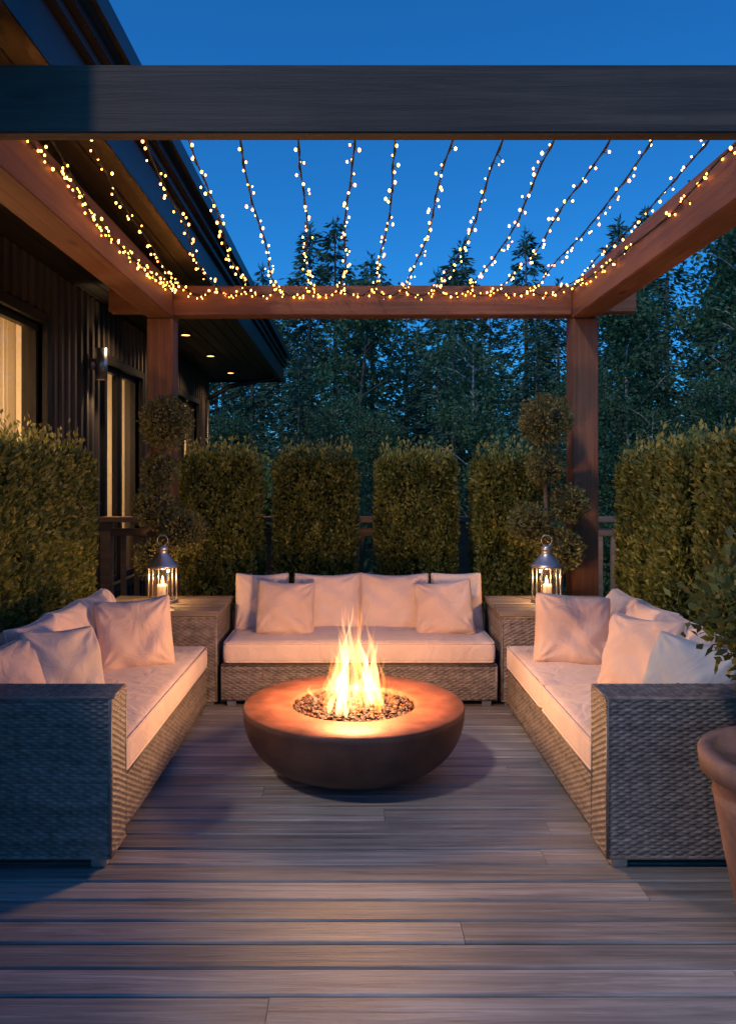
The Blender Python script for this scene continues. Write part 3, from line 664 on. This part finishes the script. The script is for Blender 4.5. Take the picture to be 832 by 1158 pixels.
# ------------------------------------------------------------------ forest
def conifer(seed,H,Rr):
    rng=np.random.default_rng(seed); P=[];D=[]
    z=.08*H
    while z<H*.985:
        t=z/H; nb=rng.integers(5,9) if t<.9 else 4
        for _ in range(nb):
            Lb=Rr*(1-t)**.85*rng.uniform(.55,1.15)+.12; az=rng.uniform(0,6.283)
            if rng.random()<.12: continue
            d=np.array([math.cos(az),math.sin(az),0]); s=np.array([-d[1],d[0],0]); n=int(Lb*17)+4
            tt=rng.uniform(.12,1,n)**.8; sl=rng.uniform(-.1,.25)
            pos=d*(tt*Lb)[:,None]+np.array([0,0,1])*(z+tt*Lb*sl-.38*Lb*tt**2)[:,None]+s*(rng.normal(0,.09,n)*Lb*(1.1-tt))[:,None]+np.array([0,0,1])*rng.normal(0,.04,n)[:,None]
            sg=rng.choice([-1,1],n); dr=d+s*(sg*rng.uniform(.3,1.1,n))[:,None]+np.array([0,0,-.35])+rng.normal(0,.25,(n,3))
            P.append(pos);D.append(dr)
        z+=rng.uniform(.1,.2)*(1.2-.5*t)
    n=40; P.append(np.stack([rng.normal(0,.03,n),rng.normal(0,.03,n),H-rng.uniform(0,.7,n)],1)); D.append(rng.normal(0,.5,(n,3))+np.array([0,0,.8]))
    P=np.concatenate(P);D=np.concatenate(D); n=len(P)
    V,F=leaf_quads(P,D,rng.uniform(.14,.30,n),rng.uniform(.035,.075,n),rng)
    f=np_mesh('conifer_foliage',V,F,np.repeat(np.clip(.4+.25*lump(P,1.8,seed)+rng.normal(0,.2,n),0,1),4)); f.materials.append(M_con)
    b=B(); b.tube([(0,0,-.2),(.03,0,H*.5),(0,0,H*.97)],[.13,.08,.012],8); o=b.obj('tmp',M_bark,None,True); me=o.data; bpy.data.objects.remove(o)
    return f,me,len(P)
def broad(seed,H,Rr,birch=True,z0f=.3):
    rng=np.random.default_rng(seed); b=B(); P=[]
    bend=rng.normal(0,.25,2); tr=[(bend[0]*t*t,bend[1]*t*t,H*.95*t-.2*(t==0)) for t in np.linspace(0,1,7)]
    b.tube(tr,list(np.linspace(.085,.015,7)),7)
    for i in range(34):
        t=rng.uniform(z0f,.97); az=rng.uniform(0,6.283); Lb=Rr*rng.uniform(.5,1.1)*(1.15-t)**.6*min(1,(t-z0f+.25)*2.2)
        o=np.array([bend[0]*t*t,bend[1]*t*t,H*.95*t]); e=o+np.array([math.cos(az)*Lb,math.sin(az)*Lb,Lb*rng.uniform(.25,.9)]); m=(o+e)/2+np.array([0,0,.08])
        b.tube([o,m,e],[.028,.016,.006],5)
        for k in range(rng.integers(4,8)):
            c=o+(e-o)*rng.uniform(.4,1.1)+rng.normal(0,.18,3); n=rng.integers(25,60); P.append(c+rng.normal(0,1,(n,3))*np.array([.22,.22,.15])*rng.uniform(.7,1.3))
    P=np.concatenate(P); n=len(P); D=rng.normal(0,.8,(n,3))+np.array([0,0,-.3])
    V,F=leaf_quads(P,D,rng.uniform(.07,.13,n),rng.uniform(.045,.08,n),rng)
    f=np_mesh('broadleaf_foliage',V,F,np.repeat(np.clip(.45+.25*lump(P,2.5,seed)+rng.normal(0,.2,n),0,1),4)); f.materials.append(M_dec)
    o=b.obj('tmp',M_birch if birch else M_bark,None,True); me=o.data; bpy.data.objects.remove(o)
    return f,me,n
forest=empty('distant_forest',(3,22,-1.2))
cons=[conifer(200+i,9.0,1.9+.25*i) for i in range(4)]
brd=[broad(300+i,7.0,1.7,i%2==0,.28) for i in range(4)]
shr=[broad(400+i,2.6,1.5,False,.05) for i in range(2)]
rr=random.Random(11)
def inst(v,x,y,s,sz=1):
    for k,me in enumerate(v[:2]):
        o=bpy.data.objects.new('foliage' if k==0 else 'trunk',me); C.objects.link(o); o.parent=forest; o.matrix_parent_inverse=Matrix.Translation(forest.location).inverted()
        o.location=(x,y,-1.2); o.scale=(s,s,s*sz)
        o.rotation_euler=(0,0,rot)
def hgt(x,y): # tree-line height rises towards the right of the clearing
    px=400+880*x/y
    if px<330: ty=330
    elif px<700: ty=285
    else: ty=285-(px-700)*.75
    ty=max(ty,170)
    return 1.5+(540-ty)*y/880+1.2
for (yy,x0,x1,sp,kind) in((13.0,-9,12,1.25,'s'),(15.5,-10,14,1.9,'b'),(18.5,-9,17,1.9,'m'),(22,-11,21,1.8,'c'),(27,-14,27,2.0,'c'),(33,-18,34,2.3,'c')):
    x=x0
    while x<x1:
        y=yy+rr.uniform(-1.2,1.2); xx=x+rr.uniform(-.7,.7); rot=rr.uniform(0,6.28)
        if kind=='s': inst(rr.choice(shr),xx,y,rr.uniform(.7,1.15))
        elif kind=='b': h=rr.uniform(.42,.8)*hgt(xx,y); inst(rr.choice(brd),xx,y,max(.6,h/7.0))
        elif kind=='m':
            if rr.random()<.5: h=rr.uniform(.65,.95)*hgt(xx,y); inst(rr.choice(brd),xx,y,h/7.0)
            else: h=rr.uniform(.6,.95)*hgt(xx,y); inst(rr.choice(cons),xx,y,h/9.0,1.05)
        else: h=rr.uniform(.68,1.06)*hgt(xx,y); inst(rr.choice(cons),xx,y,h/9.0,1.05)
        x+=sp*rr.uniform(.7,1.3)

# ------------------------------------------------------------------ world, sun, camera
wld=bpy.data.worlds.new('World'); scene.world=wld; wld.use_nodes=True; t=wld.node_tree; t.nodes.clear()
sky=N(t,'ShaderNodeTexSky',sky_type='NISHITA'); sky.sun_disc=False; sky.sun_elevation=R(48); sky.sun_rotation=R(220); sky.ozone_density=2.5; sky.dust_density=.5
mx=N(t,'ShaderNodeVectorMath',operation='MULTIPLY'); mx.inputs[1].default_value=(.10,.68,1.26)
bg=N(t,'ShaderNodeBackground'); bg.inputs['Strength'].default_value=.116; out=N(t,'ShaderNodeOutputWorld')
L(t,sky.outputs[0],mx.inputs[0]); L(t,mx.outputs[0],bg.inputs[0]); L(t,bg.outputs[0],out.inputs[0])
sl_=bpy.data.lights.new('sun','SUN'); sl_.energy=1.15; sl_.angle=R(4.5); sl_.color=(1,.79,.66); so=bpy.data.objects.new('sun',sl_); C.objects.link(so)
ce=math.cos(R(48)); so.rotation_euler=Vector((.643*ce,.766*ce,-math.sin(R(48)))).to_track_quat('-Z','Y').to_euler()
cam=bpy.data.cameras.new('camera'); co=bpy.data.objects.new('camera',cam); C.objects.link(co); co.location=(0,0,1.5); co.rotation_euler=(R(90),0,0)
cam.lens=36*880/1158; cam.sensor_width=36; cam.shift_x=16/1158; cam.shift_y=-39/1158; cam.clip_end=1500; cam.clip_start=.05
scene.camera=co
scene.view_settings.view_transform='Standard'; scene.view_settings.look='None'; scene.view_settings.exposure=0; scene.view_settings.gamma=1
